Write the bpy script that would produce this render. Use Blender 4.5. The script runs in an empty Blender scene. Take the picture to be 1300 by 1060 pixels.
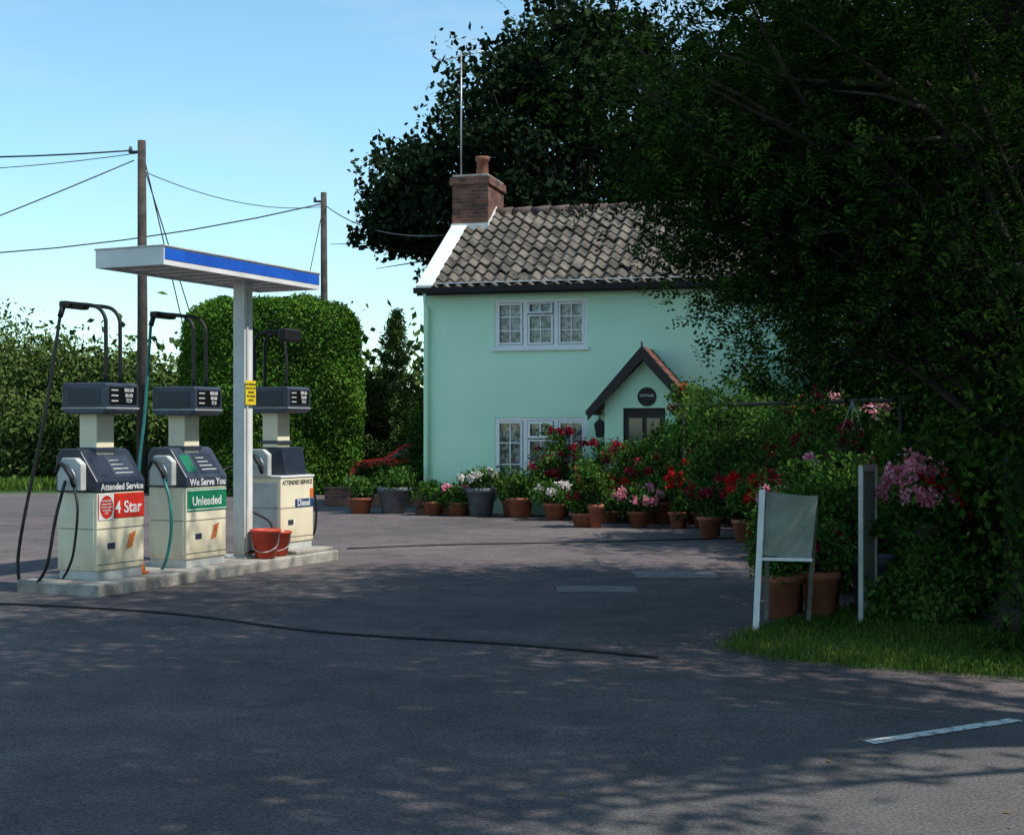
import bpy, math, numpy as np, bmesh
from mathutils import Vector, Matrix
rng=np.random.default_rng(7)
S=bpy.context.scene
COL=S.collection
# ---------------------------------------------------------------- materials
def newmat(name):
    m=bpy.data.materials.new(name); m.use_nodes=True
    nt=m.node_tree; b=nt.nodes['Principled BSDF']; return m,nt,b
def rgb(c): return (c[0],c[1],c[2],1)
def pmat(name,c1,c2=None,scale=3,rough=.6,bump=0,bscale=40,metal=0,spec=.4,detail=6,lo=.35,hi=.65,dirt=0,dz=(.0,.5),dcol=(.5,.45,.38)):
    m,nt,b=newmat(name); N=nt.nodes; L=nt.links
    if c2 is None: c2=tuple(x*.8 for x in c1)
    tc=N.new('ShaderNodeTexCoord')
    n=N.new('ShaderNodeTexNoise'); n.inputs['Scale'].default_value=scale; n.inputs['Detail'].default_value=detail
    L.new(tc.outputs['Object'],n.inputs['Vector'])
    r=N.new('ShaderNodeValToRGB'); r.color_ramp.elements[0].position=lo; r.color_ramp.elements[1].position=hi
    r.color_ramp.elements[0].color=rgb(c2); r.color_ramp.elements[1].color=rgb(c1)
    L.new(n.outputs['Fac'],r.inputs['Fac']); col=r.outputs['Color']
    if dirt:
        sx=N.new('ShaderNodeSeparateXYZ'); L.new(tc.outputs['Object'],sx.inputs[0])
        mr=N.new('ShaderNodeMapRange'); mr.inputs[1].default_value=dz[0]; mr.inputs[2].default_value=dz[1]; mr.inputs[3].default_value=1; mr.inputs[4].default_value=0
        L.new(sx.outputs[2],mr.inputs[0])
        n3=N.new('ShaderNodeTexNoise'); n3.inputs['Scale'].default_value=7; n3.inputs['Detail'].default_value=7
        mp3=N.new('ShaderNodeMapping'); mp3.inputs['Scale'].default_value=(1.6,1.6,.35); L.new(tc.outputs['Object'],mp3.inputs[0]); L.new(mp3.outputs[0],n3.inputs['Vector'])
        mu=N.new('ShaderNodeMath'); mu.operation='MULTIPLY'; L.new(mr.outputs[0],mu.inputs[0]); L.new(n3.outputs['Fac'],mu.inputs[1])
        mu2=N.new('ShaderNodeMath'); mu2.operation='MULTIPLY'; L.new(mu.outputs[0],mu2.inputs[0]); mu2.inputs[1].default_value=dirt*2; mu2.use_clamp=True
        mm=N.new('ShaderNodeMixRGB'); mm.blend_type='MULTIPLY'; L.new(mu2.outputs[0],mm.inputs[0]); L.new(col,mm.inputs[1]); mm.inputs[2].default_value=rgb(dcol); col=mm.outputs[0]
    L.new(col,b.inputs['Base Color'])
    b.inputs['Roughness'].default_value=rough; b.inputs['Metallic'].default_value=metal
    b.inputs['Specular IOR Level'].default_value=spec
    if bump:
        n2=N.new('ShaderNodeTexNoise'); n2.inputs['Scale'].default_value=bscale; n2.inputs['Detail'].default_value=4
        L.new(tc.outputs['Object'],n2.inputs['Vector'])
        bp=N.new('ShaderNodeBump'); bp.inputs['Strength'].default_value=bump; bp.inputs['Distance'].default_value=.02
        L.new(n2.outputs['Fac'],bp.inputs['Height']); L.new(bp.outputs['Normal'],b.inputs['Normal'])
    return m
def leafmat(name,cols,trans=.3):
    m,nt,b=newmat(name); N=nt.nodes; L=nt.links
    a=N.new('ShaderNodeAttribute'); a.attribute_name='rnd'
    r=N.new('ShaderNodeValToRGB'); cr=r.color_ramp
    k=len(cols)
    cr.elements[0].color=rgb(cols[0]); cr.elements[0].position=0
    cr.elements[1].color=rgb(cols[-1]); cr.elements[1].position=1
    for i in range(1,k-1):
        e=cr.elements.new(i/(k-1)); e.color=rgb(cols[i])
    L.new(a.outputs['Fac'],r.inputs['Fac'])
    d=N.new('ShaderNodeBsdfDiffuse'); L.new(r.outputs['Color'],d.inputs['Color'])
    out=N['Material Output'].inputs['Surface']
    if trans>0:
        t=N.new('ShaderNodeBsdfTranslucent'); L.new(r.outputs['Color'],t.inputs['Color'])
        mx=N.new('ShaderNodeMixShader'); mx.inputs[0].default_value=trans
        L.new(d.outputs[0],mx.inputs[1]); L.new(t.outputs[0],mx.inputs[2]); L.new(mx.outputs[0],out)
    else: L.new(d.outputs[0],out)
    N.remove(b)
    return m
def asphalt(name,base,dark,stain=.25):
    m,nt,b=newmat(name); N=nt.nodes; L=nt.links
    tc=N.new('ShaderNodeTexCoord')
    def noise(s,d=6,ro=.6):
        n=N.new('ShaderNodeTexNoise'); n.inputs['Scale'].default_value=s; n.inputs['Detail'].default_value=d
        n.inputs['Roughness'].default_value=ro
        L.new(tc.outputs['Object'],n.inputs['Vector']); return n
    big=noise(.35,5); mid=noise(2.2,6,.7); fine=noise(55,3,.8)
    r1=N.new('ShaderNodeValToRGB'); r1.color_ramp.elements[0].position=.35; r1.color_ramp.elements[1].position=.68
    r1.color_ramp.elements[0].color=rgb(dark); r1.color_ramp.elements[1].color=rgb(base)
    L.new(big.outputs['Fac'],r1.inputs['Fac'])
    r2=N.new('ShaderNodeValToRGB'); r2.color_ramp.elements[0].position=.3; r2.color_ramp.elements[1].position=.6
    r2.color_ramp.elements[0].color=(1-stain,)*3+(1,); r2.color_ramp.elements[1].color=(1,1,1,1)
    L.new(mid.outputs['Fac'],r2.inputs['Fac'])
    r3=N.new('ShaderNodeValToRGB'); r3.color_ramp.elements[0].position=.35; r3.color_ramp.elements[1].position=.7
    r3.color_ramp.elements[0].color=(.45,.45,.45,1); r3.color_ramp.elements[1].color=(1.6,1.55,1.5,1)
    L.new(fine.outputs['Fac'],r3.inputs['Fac'])
    m1=N.new('ShaderNodeMixRGB'); m1.blend_type='MULTIPLY'; m1.inputs[0].default_value=1
    L.new(r1.outputs[0],m1.inputs[1]); L.new(r2.outputs[0],m1.inputs[2])
    m2=N.new('ShaderNodeMixRGB'); m2.blend_type='MULTIPLY'; m2.inputs[0].default_value=.9
    L.new(m1.outputs[0],m2.inputs[1]); L.new(r3.outputs[0],m2.inputs[2])
    L.new(m2.outputs[0],b.inputs['Base Color'])
    b.inputs['Roughness'].default_value=.9; b.inputs['Specular IOR Level'].default_value=.2
    bp=N.new('ShaderNodeBump'); bp.inputs['Strength'].default_value=.6; bp.inputs['Distance'].default_value=.01
    L.new(fine.outputs['Fac'],bp.inputs['Height']); L.new(bp.outputs['Normal'],b.inputs['Normal'])
    return m
def brickmat(name,c1,c2,mortar,scale=1.0):
    m,nt,b=newmat(name); N=nt.nodes; L=nt.links
    tc=N.new('ShaderNodeTexCoord')
    sx=N.new('ShaderNodeSeparateXYZ'); L.new(tc.outputs['Object'],sx.inputs[0])
    ad=N.new('ShaderNodeMath'); L.new(sx.outputs[0],ad.inputs[0]); L.new(sx.outputs[1],ad.inputs[1])
    cb=N.new('ShaderNodeCombineXYZ'); L.new(ad.outputs[0],cb.inputs[0]); L.new(sx.outputs[2],cb.inputs[1])
    br=N.new('ShaderNodeTexBrick'); L.new(cb.outputs[0],br.inputs['Vector'])
    br.inputs['Color1'].default_value=rgb(c1); br.inputs['Color2'].default_value=rgb(c2); br.inputs['Mortar'].default_value=rgb(mortar)
    br.inputs['Scale'].default_value=scale; br.inputs['Mortar Size'].default_value=.008
    br.inputs['Brick Width'].default_value=.225; br.inputs['Row Height'].default_value=.075
    n=N.new('ShaderNodeTexNoise'); n.inputs['Scale'].default_value=3; n.inputs['Detail'].default_value=6; L.new(tc.outputs['Object'],n.inputs['Vector'])
    r=N.new('ShaderNodeValToRGB'); r.color_ramp.elements[0].position=.35; r.color_ramp.elements[1].position=.65; r.color_ramp.elements[0].color=(.5,.5,.5,1); r.color_ramp.elements[1].color=(1.1,1.1,1.1,1); L.new(n.outputs['Fac'],r.inputs['Fac'])
    mm=N.new('ShaderNodeMixRGB'); mm.blend_type='MULTIPLY'; mm.inputs[0].default_value=1; L.new(br.outputs['Color'],mm.inputs[1]); L.new(r.outputs[0],mm.inputs[2])
    L.new(mm.outputs[0],b.inputs['Base Color']); b.inputs['Roughness'].default_value=.9
    bp=N.new('ShaderNodeBump'); bp.inputs['Strength'].default_value=.5; bp.inputs['Distance'].default_value=.01; bp.invert=True
    L.new(br.outputs['Fac'],bp.inputs['Height']); L.new(bp.outputs['Normal'],b.inputs['Normal'])
    return m
M={}
M['cream']=pmat('cream_paint',(.86,.78,.58),(.78,.69,.49),4,.45,.05,60,dirt=.7,dz=(0,.35))
M['palegrey']=pmat('pale_grey_paint',(.55,.56,.53),(.42,.43,.41),5,.5)
M['white']=pmat('white_paint',(.8,.8,.78),(.66,.66,.64),3,.5)
M['postw']=pmat('post_paint',(.8,.8,.78),(.66,.66,.64),3,.5,dirt=.9,dz=(.1,.8))
M['upvc']=pmat('white_frame',(.87,.86,.85),(.82,.81,.8),3,.35)
M['navy']=pmat('dark_navy_plastic',(.025,.035,.055),(.018,.025,.04),6,.4)
M['greyhead']=pmat('slate_plastic',(.05,.065,.095),(.035,.045,.065),6,.35)
M['black']=pmat('black_rubber',(.012,.012,.013),(.008,.008,.009),10,.55)
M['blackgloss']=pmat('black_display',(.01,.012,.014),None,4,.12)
M['red']=pmat('red_panel',(.62,.035,.02),(.5,.03,.02),4,.4)
M['green']=pmat('green_panel',(.01,.2,.1),(.01,.16,.08),4,.4)
M['blue']=pmat('blue_band',(.02,.12,.58),(.015,.09,.46),4,.4)
M['diesel']=pmat('dark_blue_label',(.02,.06,.17),None,4,.4)
M['teal']=pmat('teal_hose',(.03,.2,.19),(.02,.14,.14),10,.5)
M['orange']=pmat('orange_paint',(.7,.17,.02),None,8,.5)
M['yellow']=pmat('yellow_sign',(.8,.6,.03),(.7,.5,.03),5,.5)
M['concrete']=pmat('concrete',(.42,.39,.34),(.22,.2,.175),5,.9,.5,50)
M['concreteD']=pmat('concrete_cover',(.24,.22,.2),(.15,.14,.13),6,.9,.5,50)
M['pole']=pmat('weathered_wood',(.075,.06,.05),(.035,.03,.025),5,.9,.5,30)
M['oldwood']=pmat('grey_wood',(.2,.19,.15),(.1,.1,.08),6,.85,.4,30)
M['board']=pmat('board_back',(.26,.28,.23),(.16,.18,.14),4,.8,.2,30)
M['urn']=pmat('mossy_stone',(.13,.12,.09),(.06,.065,.04),6,.9,.4,30)
M['barkd']=pmat('bark',(.05,.04,.03),(.02,.016,.012),7,.95,1,18)
M['mint']=pmat('mint_render',(.64,.93,.71),(.57,.87,.65),.9,.85,.3,30,dirt=.4,dz=(0,.9),dcol=(.6,.62,.5))
M['tile']=pmat('pantile',(.17,.145,.115),(.04,.036,.03),2.6,.85,.5,30,detail=9)
M['ridge']=pmat('ridge_tile',(.15,.1,.08),(.06,.045,.04),3,.85,.5,30)
M['tileR']=pmat('red_tile',(.2,.07,.045),(.08,.03,.025),7,.85,.4,30)
M['terra']=pmat('terracotta',(.36,.115,.06),(.22,.07,.04),6,.8,.2,40)
M['terrab']=pmat('chimney_pot_clay',(.25,.09,.055),(.14,.055,.035),6,.8)
M['greypot']=pmat('grey_pot',(.16,.18,.21),(.1,.11,.13),6,.7)
M['soil']=pmat('soil',(.03,.02,.015),None,20,.95)
M['glass']=pmat('window_glass',(.05,.06,.06),None,3,.06,spec=.8)
M['curtain']=pmat('net_curtain',(.6,.62,.6),(.12,.13,.13),11,.9,lo=.42,hi=.56)
M['carred']=pmat('car_red_paint',(.55,.015,.01),None,3,.2)
M['metal']=pmat('galvanised',(.4,.41,.42),(.3,.3,.31),6,.4,metal=.7)
M['brick']=brickmat('brick',(.27,.095,.055),(.12,.05,.035),(.17,.14,.12))
M['asph']=asphalt('forecourt_asphalt',(.175,.147,.145),(.11,.096,.098),.35)
M['road']=asphalt('road_asphalt',(.145,.133,.131),(.10,.096,.097),.2)
M['grassg']=pmat('grass_ground',(.06,.1,.02),(.035,.06,.015),.9,.95,.6,20)
M['field']=pmat('field_grass',(.075,.12,.03),(.04,.07,.02),.15,.95)
M['mark']=pmat('road_paint',(.62,.62,.58),(.2,.19,.18),14,.8,lo=.38,hi=.5)
L_dark=leafmat('leaf_dark',[(.005,.014,.005),(.013,.033,.008),(.034,.075,.014),(.09,.16,.028)],.3)
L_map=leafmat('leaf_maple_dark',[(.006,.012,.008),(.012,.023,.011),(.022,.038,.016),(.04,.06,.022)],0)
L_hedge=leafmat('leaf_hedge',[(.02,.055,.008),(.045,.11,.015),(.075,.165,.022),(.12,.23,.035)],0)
L_bush=leafmat('leaf_bush',[(.02,.04,.012),(.04,.08,.02),(.08,.12,.03),(.13,.16,.05)],0)
L_plant=leafmat('leaf_plant',[(.015,.04,.01),(.04,.1,.02),(.08,.17,.03),(.12,.22,.05)],.25)
L_grass=leafmat('leaf_grass',[(.03,.07,.01),(.06,.12,.02),(.1,.17,.03),(.16,.2,.06)],0)
F_red=leafmat('petal_red',[(.3,.005,.01),(.5,.01,.015),(.6,.03,.03),(.7,.08,.06)],.25)
F_pink=leafmat('petal_pink',[(.6,.1,.2),(.75,.2,.32),(.85,.42,.5),(.9,.7,.7)],.25)
F_white=leafmat('petal_white',[(.6,.45,.45),(.75,.65,.6),(.8,.78,.75),(.85,.85,.82)],.25)
F_mar=leafmat('petal_maroon',[(.1,.008,.02),(.2,.015,.03),(.32,.03,.05),(.45,.08,.1)],.2)
# ---------------------------------------------------------------- mesh helpers
def link(o,parent=None):
    COL.objects.link(o)
    if parent is not None: o.parent=parent
    return o
def group(name,loc=(0,0,0),rz=0):
    e=bpy.data.objects.new(name,None); e.location=loc; e.rotation_euler=(0,0,rz); e.empty_display_size=.2
    COL.objects.link(e); return e
def mo(name,v,f,mat,parent=None,smooth=False,bevel=0):
    me=bpy.data.meshes.new(name); me.from_pydata([tuple(map(float,p)) for p in v],[],[tuple(map(int,q)) for q in f]); me.validate(); me.update()
    o=bpy.data.objects.new(name,me)
    if mat is not None: me.materials.append(mat)
    if smooth: me.polygons.foreach_set('use_smooth',[True]*len(me.polygons))
    link(o,parent)
    if bevel:
        b=o.modifiers.new('bevel','BEVEL'); b.width=bevel; b.segments=2; b.limit_method='ANGLE'
    return o
def box(name,lo,hi,mat,parent=None,bevel=0):
    return boxes(name,[(lo,hi)],mat,parent,bevel)
def boxes(name,lst,mat,parent=None,bevel=0):
    V=[];F=[]
    for lo,hi in lst:
        k=len(V); x0,y0,z0=lo; x1,y1,z1=hi
        V+=[(x0,y0,z0),(x1,y0,z0),(x1,y1,z0),(x0,y1,z0),(x0,y0,z1),(x1,y0,z1),(x1,y1,z1),(x0,y1,z1)]
        F+=[tuple(k+i for i in q) for q in [(0,3,2,1),(4,5,6,7),(0,1,5,4),(1,2,6,5),(2,3,7,6),(3,0,4,7)]]
    return mo(name,V,F,mat,parent,bevel=bevel)
def prism_x(name,prof,x0,x1,mat,parent=None,bevel=0):
    n=len(prof); V=[(x0,y,z) for y,z in prof]+[(x1,y,z) for y,z in prof]
    F=[tuple(range(n)),tuple(range(2*n-1,n-1,-1))]+[(i,i+n,(i+1)%n+n,(i+1)%n) for i in range(n)]
    o=mo(name,V,F,mat,parent,bevel=bevel); fixn(o); return o
def prism_y(name,prof,y0,y1,mat,parent=None,bevel=0):
    n=len(prof); V=[(x,y0,z) for x,z in prof]+[(x,y1,z) for x,z in prof]
    F=[tuple(range(n)),tuple(range(2*n-1,n-1,-1))]+[(i,i+n,(i+1)%n+n,(i+1)%n) for i in range(n)]
    o=mo(name,V,F,mat,parent,bevel=bevel); fixn(o); return o
def fixn(o):
    bm=bmesh.new(); bm.from_mesh(o.data); bmesh.ops.recalc_face_normals(bm,faces=bm.faces); bm.to_mesh(o.data); bm.free()
def catmull(P,n=8):
    P=[np.array(p,float) for p in P]; P=[2*P[0]-P[1]]+P+[2*P[-1]-P[-2]]; out=[]
    for i in range(1,len(P)-2):
        for k in range(n):
            t=k/n; a,b,c,d=P[i-1:i+3]
            out.append(.5*((2*b)+(-a+c)*t+(2*a-5*b+4*c-d)*t*t+(-a+3*b-3*c+d)*t**3))
    out.append(P[-2]); return out
def tubegeo(P,R,seg=8):
    P=[np.array(p,float) for p in P]; n=len(P)
    if np.isscalar(R): R=[R]*n
    V=[];F=[]; ref=None
    for i in range(n):
        t=P[min(i+1,n-1)]-P[max(i-1,0)]; t=t/(np.linalg.norm(t)+1e-9)
        if ref is None:
            ref=np.array([1,0,0.]) if abs(t[0])<.8 else np.array([0,1,0.])
        a=ref-t*ref.dot(t); a/=np.linalg.norm(a)+1e-9; ref=a; b=np.cross(t,a)
        for k in range(seg):
            th=2*math.pi*k/seg; V.append(P[i]+R[i]*(math.cos(th)*a+math.sin(th)*b))
    for i in range(n-1):
        for k in range(seg):
            F.append((i*seg+k,i*seg+(k+1)%seg,(i+1)*seg+(k+1)%seg,(i+1)*seg+k))
    F.append(tuple(range(seg-1,-1,-1))); F.append(tuple((n-1)*seg+k for k in range(seg)))
    return V,F
def tube(name,P,R,mat,parent=None,seg=8,smoothpath=0):
    if smoothpath: P=catmull(P,smoothpath)
    V,F=tubegeo(P,R,seg); return mo(name,V,F,mat,parent,smooth=True)
def tubes(name,lst,mat,parent=None,seg=7):
    V=[];F=[]
    for P,R in lst:
        v,f=tubegeo(P,R,seg); k=len(V); V+=v; F+=[tuple(i+k for i in q) for q in f]
    return mo(name,V,F,mat,parent,smooth=True)
def lathe(name,prof,mat,parent=None,loc=(0,0,0),seg=24):
    V=[];F=[];n=len(prof)
    for r,z in prof:
        for k in range(seg):
            th=2*math.pi*k/seg; V.append((loc[0]+r*math.cos(th),loc[1]+r*math.sin(th),loc[2]+z))
    for i in range(n-1):
        for k in range(seg): F.append((i*seg+k,i*seg+(k+1)%seg,(i+1)*seg+(k+1)%seg,(i+1)*seg+k))
    return mo(name,V,F,mat,parent,smooth=True)
def text(name,s,size,loc,rot,mat,parent,align='CENTER'):
    c=bpy.data.curves.new(name,'FONT'); c.body=s; c.size=size; c.align_x=align; c.align_y='CENTER'; c.offset=size*.018
    c.extrude=.0008; c.materials.append(mat)
    o=bpy.data.objects.new(name,c); o.location=loc; o.rotation_euler=rot; return link(o,parent)
def cn(shape,k=1.8): return np.clip(rng.normal(size=shape),-k,k)
def unit(a): return a/(np.linalg.norm(a,axis=1)[:,None]+1e-9)
def leaves(name,P,size,mat,parent=None,aspect=.5,shade=None,spread=.35,vert=False,AB=None):
    P=np.asarray(P,float); n=len(P)
    if AB is not None: a,b=AB; a=unit(a); b=unit(b)
    else:
        a=rng.normal(size=(n,3))
        if vert: a=np.stack([rng.normal(0,.3,n),rng.normal(0,.3,n),np.ones(n)],1)
        a=unit(a)
        b=rng.normal(size=(n,3)); b-=a*(a*b).sum(1)[:,None]; b=unit(b)
    c=np.cross(a,b)
    s=(size*rng.uniform(.6,1.35,n))[:,None]
    if vert: P=P+a*s
    V=np.empty((n,4,3)); V[:,0]=P-a*s; V[:,1]=P+b*s*aspect+c*s*.12; V[:,2]=P+a*s; V[:,3]=P-b*s*aspect+c*s*.12
    me=bpy.data.meshes.new(name); me.vertices.add(4*n); me.vertices.foreach_set('co',V.ravel())
    me.loops.add(4*n); me.loops.foreach_set('vertex_index',np.arange(4*n,dtype=np.int32))
    me.polygons.add(n); me.polygons.foreach_set('loop_start',np.arange(0,4*n,4,dtype=np.int32))
    me.update(calc_edges=True)
    at=me.attributes.new('rnd','FLOAT','FACE')
    if shade is None: shade=np.full(n,.5)
    at.data.foreach_set('value',np.clip(shade+rng.normal(0,spread*.5,n),0,1).astype(np.float32))
    me.materials.append(mat)
    o=bpy.data.objects.new(name,me); return link(o,parent)
def crown(center,radii,ncl,per,cr,inner=.45,flatz=.6,cond=None):
    cs=[]; tries=0; zmin=.3 if center[2]>1 else -9
    while len(cs)<ncl and tries<ncl*60:
        tries+=1
        d=rng.normal(size=3); d/=np.linalg.norm(d); r=inner+(1-inner)*rng.random()**.6
        wob=1+.16*math.sin(3*d[0]+5*d[2]+center[0])+.12*math.sin(7*d[1]+4*d[0]+center[1])
        c=np.array(center)+d*r*wob*np.array(radii)
        if c[2]<zmin: continue
        if cond is not None and not cond(c): continue
        cs.append(c)
    cs=np.array(cs); ncl=len(cs)
    sg=cr*rng.uniform(.6,1.4,ncl)
    P=np.repeat(cs,per,0)+cn((ncl*per,3))*np.repeat(sg,per)[:,None]*np.array([1,1,flatz])
    sh=np.repeat(rng.uniform(.2,.75,ncl),per)
    if zmin>0: P[:,2]=np.maximum(P[:,2],.1)
    return P,sh,cs
def tree(name,base,height,trunk_r,blobs,leafsize,lmat,aspect=.5,cond=None,nlimb=40,ncut=None,frond=0):
    g=group(name,(base[0],base[1],0)); bx,by=base[0],base[1]
    PP=[];SS=[];CC=[]
    for (center,radii,ncl,per,cr,inner) in blobs:
        if frond: per=max(1,per//11)
        P,sh,cs=crown(center,radii,ncl,per,cr,inner,cond=cond); PP.append(P);SS.append(sh);CC.append(cs)
    P=np.concatenate(PP); sh=np.concatenate(SS); cs=np.concatenate(CC); center=blobs[0][0]; cr=blobs[0][4]
    if ncut is not None:
        k=ncut(P); P=P[k]; sh=sh[k]
    off=np.array([bx,by,0])
    if frond:
        n=len(P); d=rng.normal(size=(n,3)); d[:,2]=d[:,2]*.5-.25; d=unit(d)
        s=unit(np.cross(d,rng.normal(size=(n,3))*.5+np.array([0,0,1]))); LF=rng.uniform(.7,1.3,n)*frond
        nl=11; Q=np.empty((n,nl,3)); A=np.empty((n,nl,3)); B=np.empty((n,nl,3)); nn=np.cross(d,s)
        for j in range(nl):
            sg=(1 if j%2 else -1) if j<nl-1 else 0
            a=unit(sg*s+d*(.45 if sg else 1)+rng.normal(0,.12,(n,3)))
            p=P+d*(LF*(j//2)/(nl//2))[:,None]; p[:,2]-=.25*frond*((j//2)/(nl//2))**2
            Q[:,j]=p+a*leafsize*.9; A[:,j]=a; B[:,j]=np.cross(nn,a)
        leaves('foliage',Q.reshape(-1,3)-off,leafsize,lmat,g,aspect,np.repeat(sh,nl),AB=(A.reshape(-1,3),B.reshape(-1,3)))
    else: leaves('foliage',P-off,leafsize,lmat,g,aspect,sh)
    top=np.array([center[0]-bx,center[1]-by,height])
    def ax(t): return top*t+np.array([.25*math.sin(5*t),.2*math.sin(4*t+1),0])*(t*(1-t)*2)
    tp=[np.array([0,0,-.05]),np.array([.08,.03,.5])]+[ax(t) for t in (.15,.3,.45,.6,.75,.9)]
    tr=[trunk_r*1.5,trunk_r*1.05,trunk_r*.95,trunk_r*.85,trunk_r*.65,trunk_r*.45,trunk_r*.28,trunk_r*.12]
    T=[(catmull(tp,4),list(np.interp(np.linspace(0,7,29),range(8),tr)))]
    idx=rng.choice(len(cs),min(nlimb,len(cs)),replace=False)
    for i in idx:
        c=cs[i]-off; t=np.clip((c[2]/height)*.55,.12,.8)
        s=ax(t)
        mid=(s+c)/2+np.array([rng.normal(0,.15),rng.normal(0,.15),.12*np.linalg.norm(c-s)*rng.uniform(.2,1)])
        r0=trunk_r*rng.uniform(.12,.26)
        q=catmull([s,mid,c],5); T.append((q,list(np.linspace(r0,r0*.12,len(q)))))
        for k in range(2):
            e=c+rng.normal(0,cr*1.3,3); p0=q[6+k]
            T.append(([p0,(p0+e)/2+rng.normal(0,.1,3),e],[r0*.4,r0*.25,r0*.08]))
    tubes('trunk_and_limbs',T,M['barkd'],g,7)
    return g
def poly(name,pts,z,mat,parent=None):
    return mo(name,[(x,y,z) for x,y in pts],[tuple(range(len(pts)))],mat,parent)
# ---------------------------------------------------------------- camera, light, world
cam=bpy.data.cameras.new('camera'); co=bpy.data.objects.new('camera',cam); COL.objects.link(co)
co.location=(0,0,1.6); co.rotation_euler=(math.radians(90),0,0)
cam.sensor_width=36; cam.lens=50; cam.shift_y=15/1300; cam.clip_end=3000; cam.clip_start=.05
S.camera=co
EL=math.radians(54); Dh=(.94,-.341)
D=Vector((Dh[0]*math.cos(EL),Dh[1]*math.cos(EL),math.sin(EL)))
sun=bpy.data.lights.new('sun','SUN'); sun.energy=5.0; sun.angle=math.radians(.5); sun.color=(1,.95,.87)
so=bpy.data.objects.new('sun',sun); COL.objects.link(so); so.rotation_euler=D.to_track_quat('Z','Y').to_euler(); so.location=(20,-15,30)
W=bpy.data.worlds.new('World'); S.world=W; W.use_nodes=True; nt=W.node_tree; N=nt.nodes; L=nt.links
bg=N['Background']
sky=N.new('ShaderNodeTexSky'); sky.sky_type='NISHITA'; sky.sun_disc=False; sky.sun_elevation=EL; sky.sun_rotation=math.atan2(Dh[0],Dh[1])
sky.air_density=1.0; sky.dust_density=.2; sky.ozone_density=1.8
tc=N.new('ShaderNodeTexCoord'); mp=N.new('ShaderNodeMapping'); mp.inputs['Scale'].default_value=(1.2,1.2,6); mp.inputs['Rotation'].default_value=(.1,.25,.3)
L.new(tc.outputs['Generated'],mp.inputs['Vector'])
ns=N.new('ShaderNodeTexNoise'); ns.inputs['Scale'].default_value=2.6; ns.inputs['Detail'].default_value=8; ns.inputs['Roughness'].default_value=.55; ns.inputs['Distortion'].default_value=.6
L.new(mp.outputs[0],ns.inputs['Vector'])
rp=N.new('ShaderNodeValToRGB'); rp.color_ramp.elements[0].position=.42; rp.color_ramp.elements[1].position=.72
rp.color_ramp.elements[0].color=(0,0,0,1); rp.color_ramp.elements[1].color=(.5,.5,.5,1)
L.new(ns.outputs['Fac'],rp.inputs['Fac'])
tn=N.new('ShaderNodeMixRGB'); tn.blend_type='MULTIPLY'; tn.inputs[0].default_value=1; tn.inputs[2].default_value=(1.2,1.5,1.42,1); L.new(sky.outputs[0],tn.inputs[1])
mx=N.new('ShaderNodeMixRGB'); L.new(rp.outputs[0],mx.inputs[0]); L.new(tn.outputs[0],mx.inputs[1]); mx.inputs[2].default_value=(4.4,5.3,5.8,1)
L.new(mx.outputs[0],bg.inputs['Color']); bg.inputs['Strength'].default_value=.145
S.view_settings.view_transform='Standard'; S.view_settings.look='None'; S.view_settings.exposure=0; S.view_settings.gamma=1
# ---------------------------------------------------------------- ground
poly('ground',[(-900,-900),(900,-900),(900,900),(-900,900)],-.008,M['field'])
poly('forecourt_pavement',[(-70,-30),(16,-30),(16,34),(-2.2,34.5),(-9,35.2),(-30,36.5),(-70,38)],-.004,M['asph'])
poly('road',[(-70,24.5),(-20,24.8),(-9,26),(-3.8,29.5),(-3.5,33.5),(-9,33.6),(-30,34.6),(-70,36)],0.0,M['road'])
g=group('road_marking')
for i in range(9):
    x=-12-i*5; box('dash',(x-2,29.6,.001),(x,29.72,.004),M['mark'],g)
poly('road.001',[(-6,-30),(16,-30),(16,10.9),(6.5,9.1),(2.9,8.25),(1.2,7.1),(-.5,5.2),(-4,3)],0.0,M['road'])
mo('road_marking.001',[(1.80,7.30,.005),(1.84,7.22,.005),(2.80,7.79,.005),(2.76,7.87,.005)],[(0,1,2,3)],M['mark'])
mo('road_marking.002',[(4.0,8.60,.005),(4.04,8.52,.005),(5.5,9.38,.005),(5.46,9.46,.005)],[(0,1,2,3)],M['mark'])
box('manhole_cover',(1.35,15.3,-.003),(2.25,16.0,.008),M['concreteD'],bevel=.004)
box('manhole_cover.001',(.45,14.0,-.003),(1.25,14.5,.006),M['concreteD'],bevel=.004)
tube('ground_cable',[(-6,13.25,.008),(-4.8,13.05,.008),(-3,12.35,.008),(-1.5,11.2,.008),(0,10.55,.008),(1.02,9.95,.008)],.010,M['black'],seg=6,smoothpath=6)
tube('ground_cable.001',[(-2.2,19.0,.01),(-1,19.6,.01),(1,20.1,.01),(3.5,20.9,.01)],.011,M['black'],seg=6,smoothpath=6)
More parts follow.
